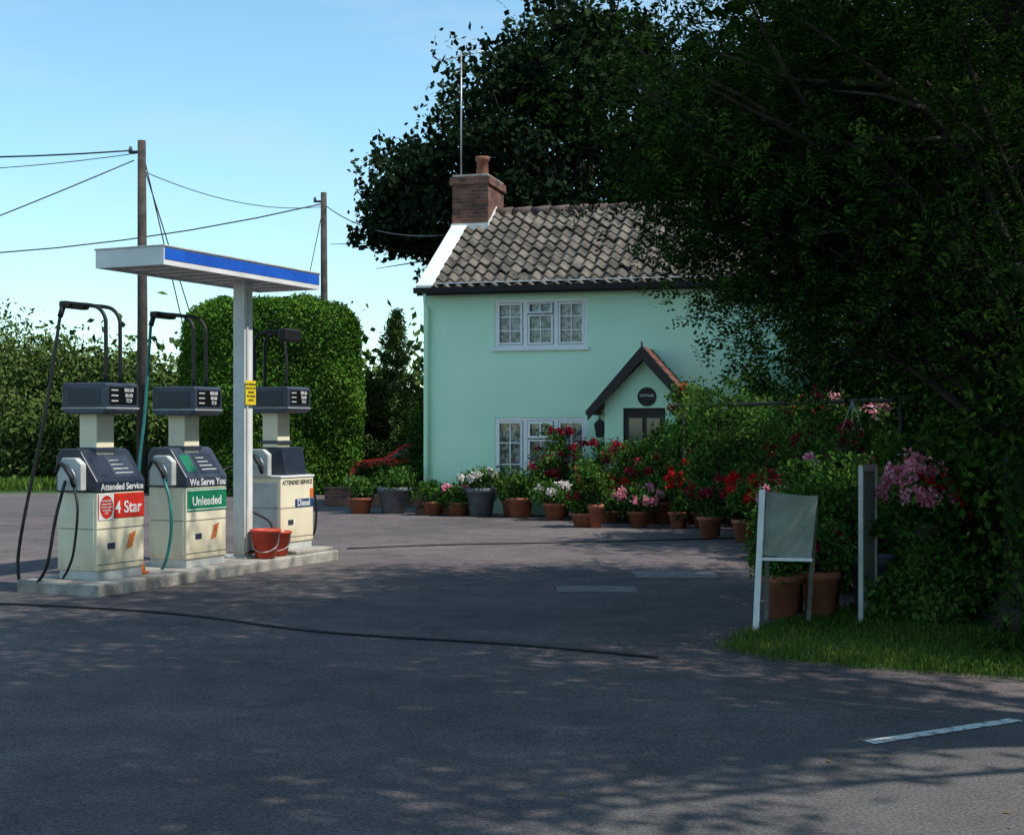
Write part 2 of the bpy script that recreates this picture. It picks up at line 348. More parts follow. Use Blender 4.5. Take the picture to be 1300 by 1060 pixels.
# ---------------------------------------------------------------- pump island
u=np.array([.42,.9075]); v=np.array([-.9075,.42]); A=np.array([-3.66,14.95]); RZ=math.atan2(u[1],u[0])
def isl(a,b): p=A+a*u+b*v; return (float(p[0]),float(p[1]))
ig=group('pump_island',(*isl(0,0),0),RZ)
box('kerb_block',(-1.36,-.32,-.02),(2.95,.72,.12),M['concrete'],ig,bevel=.02)
box('raised_pad',(2.1,-.27,.12),(2.9,.6,.165),M['concrete'],ig,bevel=.012)
def pump(name,a,kind):
    z0=.12 if kind!='diesel' else .165
    g=group(name,(*isl(a,-.1),z0),RZ); Lx=.70; Ly=.5
    H=.86
    box('skirt',(.015,.015,0),(Lx-.015,Ly-.015,.09),M['palegrey'],g,.004)
    box('cabinet',(0,0,.09),(Lx,Ly,H),M['cream'],g,.012)
    box('end_panel',(-.006,.04,.13),(0.0,Ly-.04,.8),M['palegrey' if kind=='diesel' else 'cream'],g,.002)
    boxes('seams',[((.0,-.003,.5),(Lx,.0,.506)),((.0,-.003,.15),(Lx,0,.156)),((-.009,.03,.5),(-.005,Ly-.03,.506))],M['greyhead'],g)
    R=(math.pi/2,0,0)
    if kind=='four':
        box('band',(.012,-.005,.60),(Lx-.004,.0,.845),M['red'],g)
        lv=[(.13+.095*math.cos(t),-.0075,.715+.115*math.sin(t)) for t in np.linspace(0,2*math.pi,28,endpoint=False)]
        mo('notice_disc',lv,[tuple(range(28))],M['red'],g)
        box('notice_plate',(.02,-.0065,.59),(.235,-.0055,.85),M['white'],g)
        for i,s in enumerate(('ATTENTION','please switch','off your engine','no smoking','L.R.P.')):
            text('notice_text',s,.026,(.13,-.0085,.775-.03*i),R,M['white'],g)
        text('grade_text','4 Star',.165,(.455,-.0065,.70),R,M['white'],g)
        lab='Attended Service'
    elif kind=='unl':
        box('band',(.012,-.005,.60),(Lx-.004,.0,.845),M['green'],g)
        text('grade_text','Unleaded',.135,(.35,-.0065,.705),R,M['white'],g)
        boxes('band_line',[((.012,-.0062,.615),(Lx-.004,-.0052,.625)),((.012,-.0062,.822),(Lx-.004,-.0052,.832))],M['white'],g)
        lab='We Serve You'
    else:
        box('band',(.3,-.005,.50),(Lx-.004,.0,.60),M['diesel'],g)
        text('grade_text','Diesel',.11,(.48,-.0065,.55),R,M['white'],g)
        text('head_text','ATTENDED SERVICE',.07,(.35,-.003,.80),R,M['navy'],g)
        boxes('stripe',[((.62,-.0055,.61),(.69,-.001,.72))],M['orange'],g)
        lab=None
    V=[];F=[]
    for i in range(5):
        x=.42+.012*i; z=.28+.032*i; k=len(V); V+=[(x,-.005,z),(x+.1,-.005,z+.03),(x+.1,-.005,z+.052),(x,-.005,z+.022)]; F.append((k,k+1,k+2,k+3))
    if kind!='diesel': mo('emblem',V,F,M['orange'],g)
    box('rating_plate',(.15,-.004,.3),(.26,0,.36),M['greyhead'],g)
    cm=M['navy'] if kind!='unl' else M['greyhead']
    if kind!='diesel':
        prism_x('console',[(-.01,.86),(-.01,.965),(.2,1.26),(.24,1.285),(.46,1.285),(.51,1.2),(.51,.86)],-.01,Lx+.01,cm,g,.012)
        text('service_text',lab,.09 if kind=='four' else .105,(.36,-.0115,.91),R,M['white'],g)
        def sl(x,t,o=.004):
            y=-.01+.21*t; z=.965+.295*t; nrm=np.array([0,-.295,.21])/.362
            return (x,y+nrm[1]*o,z+nrm[2]*o)
        mo('slope_panel',[sl(.28,.12),sl(.62,.12),sl(.62,.85),sl(.28,.85)],[(0,1,2,3)],M['navy'] if kind=='unl' else M['greyhead'],g)
        mo('slope_label',[sl(.06,.2),sl(.22,.2),sl(.22,.8),sl(.06,.8)],[(0,1,2,3)],M['green'] if kind=='unl' else M['navy'],g)
        for j in range(4): mo('slope_lines',[sl(.32,.25+.14*j,.006),sl(.58-.04*j,.25+.14*j,.006),sl(.58-.04*j,.28+.14*j,.006),sl(.32,.28+.14*j,.006)],[(0,1,2,3)],M['palegrey'],g)
    else:
        prism_x('console',[(.06,.86),(.06,.9),(.12,1.22),(.42,1.22),(.46,.86)],.2,Lx-.05,cm,g,.012)
        box('ledge',(-.01,-.01,.86),(Lx+.01,.51,.885),M['white'],g,.006)
    prism_x('nozzle_holder',[(.12,.88),(.12,1.14),(.2,1.2),(.36,1.2),(.42,1.1),(.42,.88)],-.09,-.012,M['palegrey'],g,.01)
    tube('nozzle',[(-.1,.2,.92),(-.12,.22,1.02),(-.12,.3,1.12),(-.1,.38,1.15),(-.08,.44,1.05)],.022,M['black'],g,8,0)
    tube('nozzle_guard',[(-.13,.17,.95),(-.15,.14,1.02),(-.15,.19,1.1)],.008,M['metal'],g,6,5)
    box('neck_column',(.2,.18,1.22),(.46,.40,1.64),M['cream'],g,.01)
    box('column_collar',(.18,.16,1.26),(.48,.42,1.30),M['greyhead'],g,.004)
    prism_x('meter_head',[(-.05,1.66),(-.05,1.92),(-.02,1.94),(.5,1.94),(.52,1.92),(.52,1.66),(.46,1.63),(.01,1.63)],.08,.56,M['greyhead'],g,.012)
    box('head_band',(.076,-.054,1.685),(.564,.524,1.695),M['palegrey'],g)
    box('display',(.12,-.058,1.73),(.52,-.052,1.90),M['blackgloss'],g,.003)
    for r,(s,zz) in enumerate((('000.00',1.868),('00.00',1.815),('77.9',1.762))):
        text('digits',s,.05,(.40,-.0595,zz),R,M['white'],g)
    boxes('display_labels',[((.14,-.0595,zz-.008),(.24,-.0585,zz+.006)) for zz in (1.868,1.815,1.762)],M['palegrey'],g)
    box('end_screen',(.074,.03,1.72),(.08,.44,1.89),M['navy'],g,.004)
    if kind!='diesel':
        for i,x in enumerate((.15,.36)):
            tube('hose_mast',[(x,.02,1.93),(x,.02,2.45),(x,.03,2.58),(x,.1,2.67),(x,.22,2.71),(x-.02*i,.5,2.735)],.02,M['black'],g,8,6)
        box('mast_bracket',(.08,.46,2.69),(.42,.56,2.76),M['black'],g,.015)
        tube('hose_drop',[(.1,.52,2.7),(.08,.54,2.6)],.028,M['black'],g,8)
    else:
        for i,x in enumerate((.12,.34)):
            tube('hose_mast',[(x,.46,1.93),(x,.46,2.4),(x,.44,2.52),(x,.36,2.58),(x,.2,2.6),(x,.08,2.6)],.02,M['black'],g,8,6)
        box('mast_bracket',(.08,-.02,2.48),(.42,.10,2.63),M['black'],g,.02)
    return g
p1=pump('petrol_pump',-1.14,'four')
tube('hose',[(.08,.54,2.6),(.04,.56,2.3),(-.02,.62,1.7),(-.06,.74,1.1),(-.1,.86,.5),(-.12,.9,.12),(-.16,.8,-.08),(-.2,.62,-.06),(-.2,.45,.15),(-.18,.36,.6),(-.13,.28,.98)],.017,M['black'],p1,8,8)
tube('hose_loop',[(-.1,.2,.92),(-.16,.1,.7),(-.17,.14,.3),(-.16,.22,.12),(-.14,.3,.03)],.013,M['black'],p1,8,8)
p2=pump('petrol_pump.001',.25,'unl')
tube('hose',[(.08,.54,2.6),(.05,.55,2.2),(.0,.56,1.6),(-.06,.58,1.1),(-.1,.56,.5),(-.13,.5,.1),(-.17,.35,-.06),(-.2,.15,.02),(-.2,.05,.35),(-.17,.08,.7),(-.12,.2,.95)],.017,M['teal'],p2,8,8)
p3=pump('petrol_pump.002',2.02,'diesel')
tube('hose',[(.1,.02,2.5),(.08,-.03,2.2),(.07,-.02,1.95)],.017,M['black'],p3,8,6)
tube('hose_loop',[(-.13,.3,1.0),(-.3,.55,.98),(-.42,.5,.85),(-.35,.3,.55),(-.15,.05,.35),(-.25,.0,.1),(-.5,.1,.02)],.015,M['black'],p3,8,8)
tube('hose_far',[(.71,.2,.9),(.8,.12,.85),(.84,.05,.5),(.8,.06,.15),(.72,.15,.25)],.015,M['black'],p3,8,8)
# canopy
cg=group('forecourt_canopy',(*isl(0,0),0),RZ)
a0,a1,b0,b1=-.44,2.47,-.35,.53
box('roof_slab',(a0+.02,b0+.02,3.30),(a1-.02,b1-.02,3.44),M['white'],cg)
boxes('fascia',[((a0,b0,3.27),(a1,b0+.02,3.46)),((a0,b1-.02,3.27),(a1,b1,3.46)),((a0,b0+.02,3.27),(a0+.02,b1-.02,3.46)),((a1-.02,b0+.02,3.27),(a1,b1-.02,3.46))],M['white'],cg)
box('blue_stripe',(a0+.015,b0-.004,3.325),(a1-.015,b0,3.44),M['blue'],cg)
boxes('soffit_ribs',[((a0+.03+.29*i,b0+.03,3.285),(a0+.05+.29*i,b1-.03,3.30)) for i in range(10)],M['palegrey'],cg)
box('fascia_lip',(a0-.012,b0-.012,3.455),(a1+.012,b1+.012,3.472),M['palegrey'],cg,.003)
box('post',(1.48,.03,.12),(1.64,.19,3.30),M['postw'],cg,.006)
box('post_foot',(1.43,-.02,.12),(1.69,.24,.14),M['palegrey'],cg,.003)
box('conduit',(1.50,.012,.2),(1.53,.03,3.2),M['palegrey'],cg)
box('notice_board',(1.46,.0,2.0-.12),(1.66,.008,2.16),M['yellow'],cg,.002)
for i in range(5): text('notice_text',('NO SMOKING','SWITCH OFF','ENGINE','NO NAKED','LIGHTS')[i],.032,(1.56,-.002,2.115-.045*i),(math.pi/2,0,0),M['black'],cg)
def bucket(name,loc,s=1,mat=None):
    g=group(name,loc)
    lathe('shell',[(0,.01),(.1*s,.01),(.14*s,.26*s),(.155*s,.265*s),(.155*s,.29*s),(.14*s,.29*s),(.13*s,.25*s),(.095*s,.03),(0,.03)],mat or M['red'],g)
    tube('handle',[(-.14*s,0,.27*s),(-.12*s,-.05*s,.12*s),(0,-.17*s,.07*s),(.12*s,-.05*s,.12*s),(.14*s,0,.27*s)],.005,M['metal'],g,6,6)
    lathe('sand',[(0,.2*s),(.12*s,.19*s)],M['soil'],g)
M['bucket']=pmat('fire_bucket_red',(.6,.07,.03),(.45,.05,.03),6,.5)
bucket('fire_bucket',(*isl(1.62,-.16),.12),1.15,M['bucket'])
bucket('fire_bucket.001',(*isl(1.95,-.12),.12),1.0,M['bucket'])
g=group('traffic_cone',(*isl(-.36,.02),.12)); lathe('cone',[(.06,0.015),(.022,.26),(.0,.265)],M['orange'],g,seg=16); box('base',(-.08,-.08,0),(.08,.08,.018),M['orange'],g,.004)
# ---------------------------------------------------------------- cottage
HZ=math.radians(-15)
hg=group('cottage',(-1.7,27.35,0),HZ)
HL=10.2; HD=5.2; EZ=4.38; RZg=6.05
wins=[(1.42,3.20,3.13,4.05),(1.42,3.20,.46,1.82),(6.7,8.4,.46,1.82)]
xs=[0,1.42,3.20,6.7,8.4,HL]; zs=[0,.46,1.82,3.13,4.05,EZ]
bl=[]
for i in range(5):
    if i==1:
        for j in (0,2,4): bl.append(((xs[i],0,zs[j]),(xs[i+1],.3,zs[j+1])))
    elif i==3:
        bl.append(((xs[i],0,0),(xs[i+1],.3,.46))); bl.append(((xs[i],0,1.82),(xs[i+1],.3,EZ)))
    else: bl.append(((xs[i],0,0),(xs[i+1],.3,EZ)))
boxes('front_wall',bl,M['mint'],hg)
prism_x('left_gable',[(.3,0),(HD,0),(HD,EZ),(2.6,RZg-.05),(.3,EZ)],0,.3,M['mint'],hg)
prism_x('right_gable',[(.3,0),(HD,0),(HD,EZ),(2.6,RZg-.05),(.3,EZ)],HL-.3,HL,M['mint'],hg)
box('back_wall',(.3,HD-.3,0),(HL-.3,HD,EZ),M['mint'],hg)
box('plinth',(-.02,-.025,0),(HL,-.002,.22),M['mint'],hg)
def pant(name,x0,x1,ya,za,yb,zb,parent,mat,per=.235,rows=11):
    V=[];F=[]; nx=int((x1-x0)/per*8); X=np.linspace(x0,x1,nx+1)
    d=np.array([yb-ya,zb-za]); ln=np.linalg.norm(d); d/=ln; nn=np.array([-d[1],d[0]]); 
    if nn[1]<0: nn=-nn
    ph=(X/per)%1.0
    w=np.where(ph<.55,.055*np.sin(ph/.55*math.pi),-.03*np.sin((ph-.55)/.45*math.pi))
    k=0
    for r in range(rows):
        t0=ln*r/rows; t1=ln*(r+1)/rows
        jr=rng.normal(0,.004); jt=rng.normal(0,.008,int((x1-x0)/per)+2)[(X/per-X[0]/per).astype(int)]
        sag=.03*np.sin(X*.7+1)
        for (t,o) in ((t0,.05),(t0+.001,.09),(t1,.05)):
            p=np.array([ya,za])+d*t
            for i,x in enumerate(X):
                q=p+nn*(w[i]+o+jr+jt[i]+rng.normal(0,.002))+d*(jt[i]*1.5); V.append((x,q[0],q[1]-sag[i]*.5))
        m=nx+1
        for a in range(2):
            for i in range(nx): F.append((k+a*m+i,k+a*m+i+1,k+(a+1)*m+i+1,k+(a+1)*m+i))
        k+=3*m
    return mo(name,V,F,mat,parent)
sl=(RZg-EZ)/2.6
pant('pantile_roof',.26,HL+.1,-.26,EZ-.26*sl,2.6,RZg,hg,M['tile'])
pant('pantile_roof_back',.26,HL+.1,HD+.26,EZ-.26*sl,2.6,RZg,hg,M['tile'])
prism_x('roof_deck',[(-.24,EZ-.24*sl-.03),(2.6,RZg-.03),(HD+.24,EZ-.24*sl-.03),(HD+.24,EZ-.24*sl+.02),(2.6,RZg+.02),(-.24,EZ-.24*sl+.02)],-.02,HL+.08,M['pole'],hg)
rt=[]
for i in range(int(HL/.4)):
    x=.3+.4*i; rt.append(([(x,2.6,RZg+.04),(x+.385,2.6,RZg+.055)],[.11,.12]))
tubes('ridge_tiles',rt,M['ridge'],hg,12)
prism_x('verge_coping',[(-.3,EZ-.3*sl+.02),(-.3,EZ-.3*sl+.15),(2.6,RZg+.14),(2.6,RZg+.01)],-.06,.27,M['white'],hg,.01)
prism_x('verge_coping_back',[(HD+.3,EZ-.3*sl+.02),(HD+.3,EZ-.3*sl+.15),(2.6,RZg+.14),(2.6,RZg+.01)],-.06,.27,M['white'],hg,.01)
prism_x('gutter',[(-.38,EZ-.2),(-.4,EZ-.1),(-.27,EZ-.1),(-.29,EZ-.2)],-.08,HL+.1,M['black'],hg)
boxes('fascia_board',[((-.05,-.26,EZ-.24),(HL,-.235,EZ-.09))],M['black'],hg)
box('soffit',(0,-.234,EZ-.02),(HL,-.001,EZ+.0),M['white'],hg)
tube('downpipe',[(.12,-.3,EZ-.2),(.12,-.28,EZ-.35),(.12,-.06,EZ-.5),(.12,-.06,.15)],.035,M['mint'],hg,8)
mg,ntg,bb=newmat('window_pane')
tr=ntg.nodes.new('ShaderNodeBsdfTransparent'); mxx=ntg.nodes.new('ShaderNodeMixShader'); gl=ntg.nodes.new('ShaderNodeBsdfGlossy'); gl.inputs['Roughness'].default_value=.03
fz=ntg.nodes.new('ShaderNodeFresnel'); ntg.links.new(fz.outputs[0],mxx.inputs[0]); ntg.links.new(tr.outputs[0],mxx.inputs[1]); ntg.links.new(gl.outputs[0],mxx.inputs[2]); ntg.links.new(mxx.outputs[0],ntg.nodes['Material Output'].inputs['Surface'])
M['glassT']=mg
def window(x0,x1,z0,z1,cols,kind):
    yb=.07
    fr=[((x0,yb-.05,z0),(x1,yb+.03,z0+.06)),((x0,yb-.05,z1-.06),(x1,yb+.03,z1)),((x0,yb-.05,z0+.06),(x0+.06,yb+.03,z1-.06)),((x1-.06,yb-.05,z0+.06),(x1,yb+.03,z1-.06))]
    w=(x1-x0)/3
    for i in (1,2):
        xm=x0+w*i; fr.append(((xm-.04,yb-.048,z0+.06),(xm+.04,yb+.03,z1-.06)))
    for i in range(3):
        xa=x0+w*i+.055; xb=x0+w*(i+1)-.055; za=z0+.07; zb=z1-.07
        tz=zb-.28*(zb-za) if i==1 else zb
        fr+= [((xa,yb-.065,za),(xb,yb-.02,za+.035)),((xa,yb-.065,tz-.035),(xb,yb-.02,tz)),((xa,yb-.065,za+.035),(xa+.035,yb-.02,tz-.035)),((xb-.035,yb-.065,za+.035),(xb,yb-.02,tz-.035))]
        nc=2; nr=3 if i!=1 else 2
        for c in range(1,nc):
            xm=xa+(xb-xa)*c/nc; fr.append(((xm-.01,yb-.045,za+.035),(xm+.01,yb-.022,tz-.035)))
        for r in range(1,nr):
            zm=za+(tz-za)*r/nr; fr.append(((xa+.036,yb-.043,zm-.01),(xb-.036,yb-.024,zm+.01)))
    boxes('window_frame',fr,M['upvc'],hg)
    box('window_glass',(x0+.05,yb-.012,z0+.05),(x1-.05,yb-.006,z1-.05),M['glassT'],hg)
    V=[];F=[];n=90
    for i in range(n+1):
        x=x0+.05+(x1-x0-.1)*i/n; y=.16+.012*math.sin(i*1.3)+.006*math.sin(i*.57)
        V+=[(x,y,z0+.05),(x,y,z1-.05)]
    for i in range(n): F.append((2*i,2*i+2,2*i+3,2*i+1))
    mo('curtain',V,F,M['curtain'],hg)
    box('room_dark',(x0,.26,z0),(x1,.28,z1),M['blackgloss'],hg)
    box('sill',(x0-.06,-.06,z0-.05),(x1+.06,.02,z0),M['upvc'],hg,.006)
    xa=x0+w+.055; xb=x0+2*w-.055; zt=z1-.07; h=.26*(z1-z0-.14); dy=.1 if kind=='up' else .02
    def P(x,t,o=0): return (x,yb-.07-dy*t,zt-h*t)
    for (s0,s1,t0,t1) in ((0,1,0,.14),(0,1,.86,1),(0,.09,.14,.86),(.91,1,.14,.86),(.47,.53,.14,.86)):
        mo('fanlight',[P(xa+(xb-xa)*s0,t1),P(xa+(xb-xa)*s1,t1),P(xa+(xb-xa)*s1,t0),P(xa+(xb-xa)*s0,t0)],[(0,1,2,3)],M['upvc'],hg)
for i,(a,b,c,d) in enumerate(wins): window(a,b,c,d,3,'up' if i in(0,) else 'lo')
box('chimney_stack',(-.05,2.0,5.5),(.72,3.2,6.62),M['brick'],hg)
box('chimney_corbel',(-.09,1.96,6.62),(.76,3.24,6.78),M['brick'],hg)
box('chimney_cap',(-.05,2.0,6.78),(.72,3.2,6.83),M['concrete'],hg,.01)
lathe('chimney_pot',[(.15,0),(.13,.1),(.12,.4),(.15,.42),(.15,.5),(.12,.5),(.11,.42)],M['terrab'],hg,(.38,2.75,6.82))
box('lead_flashing',(-.07,1.97,5.55),(.745,2.0,5.82),M['white'],hg)
prism_x('lead_flashing_side',[(1.95,5.62),(1.95,5.8),(2.6,6.25),(3.24,5.8),(3.24,5.6),(2.6,6.05)],.722,.735,M['white'],hg)
tube('aerial_mast',[(.02,2.4,6.3),(.02,2.4,9.45)],.018,M['metal'],hg,6)
al=[([(-.45,2.4,9.3),(.5,2.4,9.45)],.01)]
for i in range(7):
    x=-.4+.13*i; al.append(([(x,2.2,9.31+.021*i),(x,2.6,9.31+.021*i)],.006))
tubes('aerial_yagi',al,M['metal'],hg,5)
# porch
px=4.43; py=-.95
gz=2.95; ez=1.88; hw=.98
prism_y('porch_front',[(px-.72,0),(px-.38,0),(px-.38,1.98),(px+.38,1.98),(px+.38,0),(px+.72,0),(px+.72,2.1),(px,gz-.12),(px-.72,2.1)],py+.1,py+.2,M['mint'],hg)
boxes('porch_sides',[((px-.72,py+.2,0),(px-.64,0,2.1)),((px+.64,py+.2,0),(px+.72,0,2.1))],M['mint'],hg)
box('porch_door',(px-.38,py+.16,0),(px+.38,py+.19,1.98),M['pole'],hg)
boxes('door_panels',[((px-.28,py+.14,1.1),(px-.04,py+.16,1.8)),((px+.04,py+.14,1.1),(px+.28,py+.16,1.8))],M['glass'],hg)
for sgn in (-1,1):
    q=[(px,gz+.13),(px+sgn*hw,ez+.08),(px+sgn*hw,ez-.12),(px,gz-.12)]
    prism_y('bargeboard',q,py-.16,py-.10,M['black'],hg)
    q=[(px,gz+.12),(px+sgn*(hw+.05),ez+.04),(px+sgn*(hw+.05),ez-.02),(px,gz+.06)]
    prism_y('porch_roof',q,py-.09,0,M['tileR'],hg)
    tcs=[]
    for r in range(9):
        t=r/9; xx=px+sgn*(hw+.05)*(1-t); zz=ez+.04+(gz+.08-ez)*t
        tcs.append(((min(xx,xx-sgn*.04),py-.09,zz-.01),(max(xx,xx-sgn*.04),0,zz+.025)))
    boxes('tile_courses',tcs,M['tileR'],hg)
tube('porch_finial',[(px,py-.13,gz),(px,py-.13,gz+.2)],.02,M['black'],hg,6)
dv=[(px+.05+.17*math.cos(t),py+.085,2.18+.17*math.sin(t)) for t in np.linspace(0,2*math.pi,28,endpoint=False)]
mo('house_name_plaque',dv,[tuple(range(28))],M['black'],hg)
text('plaque_text','COTTAGE',.055,(px+.05,py+.08,2.2),(math.pi/2,0,0),M['white'],hg)
prism_y('wall_lantern',[(3.42,1.45),(3.54,1.45),(3.58,1.7),(3.48,1.8),(3.38,1.7)],-.2,-.06,M['black'],hg,.01)
tube('lantern_arm',[(3.48,-.02,1.9),(3.48,-.14,1.92),(3.48,-.13,1.8)],.012,M['black'],hg,6)
# ---------------------------------------------------------------- poles and wires
def polef(name,x,y,h,r,arm=True):
    g=group(name,(x,y,0)); tube('pole_shaft',[(0,0,-.1),(.02,0,h*.5),(0,0,h)],[r*1.15,r,r*.8],M['pole'],g,12)
    box('bracket',(-.32,-.05,h-.32),(-.02,.03,h-.26),M['black'],g)
    lathe('insulator',[(0,0),(.04,0),(.05,.06),(.03,.12),(0,.13)],M['greypot'],g,(-.28,0,h-.26),10)
    return g
X1=(180-650)/1805*36; polef('utility_pole',X1,36,8.9,.13)
X2=(411-650)/1805*46; polef('utility_pole.001',X2,46,9.25,.12)
def wire(name,p,q,sag,r=.014):
    P=[]
    for i in range(17):
        t=i/16; a=np.array(p)*(1-t)+np.array(q)*t; a[2]-=sag*4*t*(1-t); P.append(a)
    tube(name,P,r,M['black'],seg=5)
wire('overhead_wire',(X1-.28,36,8.65),(-30,38,10.4),.7,.022)
wire('overhead_wire.001',(X1-.2,36,8.4),(-21,30,2.5),.2,.016)
wire('overhead_wire.002',(X1+.1,36,8.1),(X2,46,8.8),.35,.012)
wire('overhead_wire.003',(X2,46,8.9),(-40,44,9.8),2.3,.022)
wire('overhead_wire.004',(X2+.1,46,8.8),(-1.4,29.0,5.55),.3,.016)
wire('overhead_wire.005',(X1+.1,36,8.3),(X1+1.7,37.0,.5),.0,.016)
wire('overhead_wire.006',(X1+.1,36,8.1),(X1+2.2,37.5,.5),.0,.016)
wire('overhead_wire.007',(X1,36,8.6),(-24,44,9.9),.4,.012)
wire('overhead_wire.008',(X2-.05,46,8.6),(X2-1.4,44,.5),0,.014)
# ---------------------------------------------------------------- hedge
def rbox_pts(n,x0,x1,y0,y1,h,rr):
    cx,cy=(x0+x1)/2,(y0+y1)/2; hx,hy=(x1-x0)/2,(y1-y0)/2
    U=rng.uniform(-1,1,(n,3)); ax=rng.random(n)
    a=np.array([hy*h,hx*h,hx*hy]); a=a/a.sum()
    s=np.sign(rng.uniform(-1,1,n))
    k0=ax<a[0]; k1=(~k0)&(ax<a[0]+a[1]); k2=~(k0|k1)
    U[k0,0]=s[k0]; U[k1,1]=s[k1]; U[k2,2]=1
    Q=np.stack([cx+U[:,0]*hx,cy+U[:,1]*hy,(U[:,2]+1)/2*h],1)
    I=np.stack([np.clip(Q[:,0],x0+rr,x1-rr),np.clip(Q[:,1],y0+rr,y1-rr),np.clip(Q[:,2],0,h-rr)],1)
    d=Q-I; ln=np.linalg.norm(d,axis=1)+1e-6; Q=I+d/ln[:,None]*rr
    return Q
hg2=group('clipped_hedge',(-3.55,35.4,0),math.radians(27))
hx0,hx1,hy0,hy1,hh=-4.05,0,0,3.2,4.75
Q=rbox_pts(110000,hx0,hx1,hy0,hy1,hh,.9)
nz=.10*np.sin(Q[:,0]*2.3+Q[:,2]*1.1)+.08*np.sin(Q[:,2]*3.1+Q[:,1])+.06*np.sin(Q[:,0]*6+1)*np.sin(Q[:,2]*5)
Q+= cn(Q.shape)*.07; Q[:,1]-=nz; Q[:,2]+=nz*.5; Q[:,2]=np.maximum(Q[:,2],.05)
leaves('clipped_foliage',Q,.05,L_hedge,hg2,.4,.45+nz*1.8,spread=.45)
box('inner_branches',(hx0+.35,hy0+.35,0),(hx1-.35,hy1-.35,hh-.4),M['grassg'],hg2,.5)
# ---------------------------------------------------------------- trees
def lowb(x): return 1.98+2.25*np.exp(-np.maximum(x,-.5)/.58)
def condA(c):
    x=c[0]*11.6/c[1]; z=1.6+(c[2]-1.6)*11.6/c[1]
    return z>lowb(x)
def cutA(P):
    x=P[:,0]*11.6/P[:,1]; z=1.6+(P[:,2]-1.6)*11.6/P[:,1]
    return z>lowb(x)-.12+rng.normal(0,.13,len(P))
tree('robinia_tree',(4.1,11.3),10.8,.24,[((4.2,11.2,6.4),(4.3,3.0,4.7),520,242,.36,.3),((2.6,11.8,3.6),(1.75,1.8,1.8),430,275,.26,.0),((4.2,14.3,4.4),(2.6,1.5,2.7),300,242,.32,.0)],.027,L_dark,.45,nlimb=80,cond=condA,ncut=cutA,frond=.2)
tree('ash_tree',(8.5,6.0),13,.35,[((4.3,6.4,9.2),(4.8,3.6,2.3),300,110,.40,.1)],.085,L_dark,.45,nlimb=50)
tree('ash_tree.001',(7.5,1.5),12,.35,[((2.2,3.6,9.2),(4.4,2.8,2.0),240,110,.40,.1)],.085,L_dark,.45,nlimb=40)
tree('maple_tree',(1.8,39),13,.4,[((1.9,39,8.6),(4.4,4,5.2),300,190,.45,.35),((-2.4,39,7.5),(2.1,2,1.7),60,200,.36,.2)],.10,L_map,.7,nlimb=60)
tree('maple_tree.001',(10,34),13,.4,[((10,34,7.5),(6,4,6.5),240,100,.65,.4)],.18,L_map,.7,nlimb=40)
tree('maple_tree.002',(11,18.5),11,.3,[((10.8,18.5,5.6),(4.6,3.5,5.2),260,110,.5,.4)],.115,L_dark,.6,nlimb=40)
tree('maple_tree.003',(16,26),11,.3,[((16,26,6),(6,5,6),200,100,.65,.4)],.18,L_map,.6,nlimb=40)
def conifer(name,x,y,h,r):
    g=group(name,(x,y,0)); P=[];T=[([(0,0,0),(0,0,h*.5),(0,0,h)],[.07,.05,.01])]
    for i in range(150):
        t=rng.random()**.8; z=.2+t*(h-.3); R=r*(1-t)**.8*rng.uniform(.6,1.25); th=rng.uniform(0,6.28)
        e=np.array([R*math.cos(th),R*math.sin(th),z+.3*R]); s=np.array([0,0,z-.1])
        T.append(([s,e],[.015,.005]))
        for k in range(70):
            q=rng.random()**.7; P.append(s+(e-s)*q+rng.normal(0,.06,3))
    tubes('stem',T,M['barkd'],g,5); leaves('needles',np.array(P),.055,L_bush,g,.3)
conifer('conifer_tree',(503-650)/1805*36.5,36.5,4.7,1.3)
def bush(name,x,y,r,h,mat,n=60,per=220,ls=.09,ry=None):
    g=group(name,(x,y,0))
    P,sh,cs=crown((0,0,h*.48),(r,ry or r*.8,h*.52),n,per,max(r,h)*.12,.3,.8)
    P[:,2]=np.maximum(P[:,2],.03)
    leaves('foliage',P,ls,mat,g,.5,sh+.1)
    tubes('stems',[([(rng.normal(0,.1),rng.normal(0,.1),0),c*.5+np.array([0,0,.1]),c],[.03*r/1.5,.02*r/1.5,.006]) for c in cs[:14]],M['barkd'],g,5)
    return g
bl=[(-20,52,3.2,6.0),(-16.3,50,3.0,5.0),(-13,50,2.5,4.2),(-10.8,48,2.0,3.6),(-17.5,43,2.4,3.6),(-13.6,42,1.9,2.6),(-10.4,41,1.8,2.5),(-23,45,3,3.4),(-8,50,2.6,4.5),(-27,52,4,6.5)]
for i,(x,y,r,h) in enumerate(bl):
    bush('roadside_bush' if i==0 else 'roadside_bush.%03d'%i,x,y,r,h,L_bush,80,260,.09)
P,sh=[],[]
for i in range(120):
    x=-60+i*1.0+rng.normal(0,.4); y=85+rng.normal(0,4); h=rng.uniform(4,7.5)*(1.0 if x<-5 else 1.3)
    q=rng.normal(size=(260,3))*np.array([1.4,1.4,h*.25])+np.array([x,y,h*.5]); P.append(q); sh.append(np.full(260,rng.uniform(.2,.7)))
P=np.concatenate(P); P[:,2]=np.abs(P[:,2]); leaves('distant_trees',P,.3,L_bush,None,.6,np.concatenate(sh))
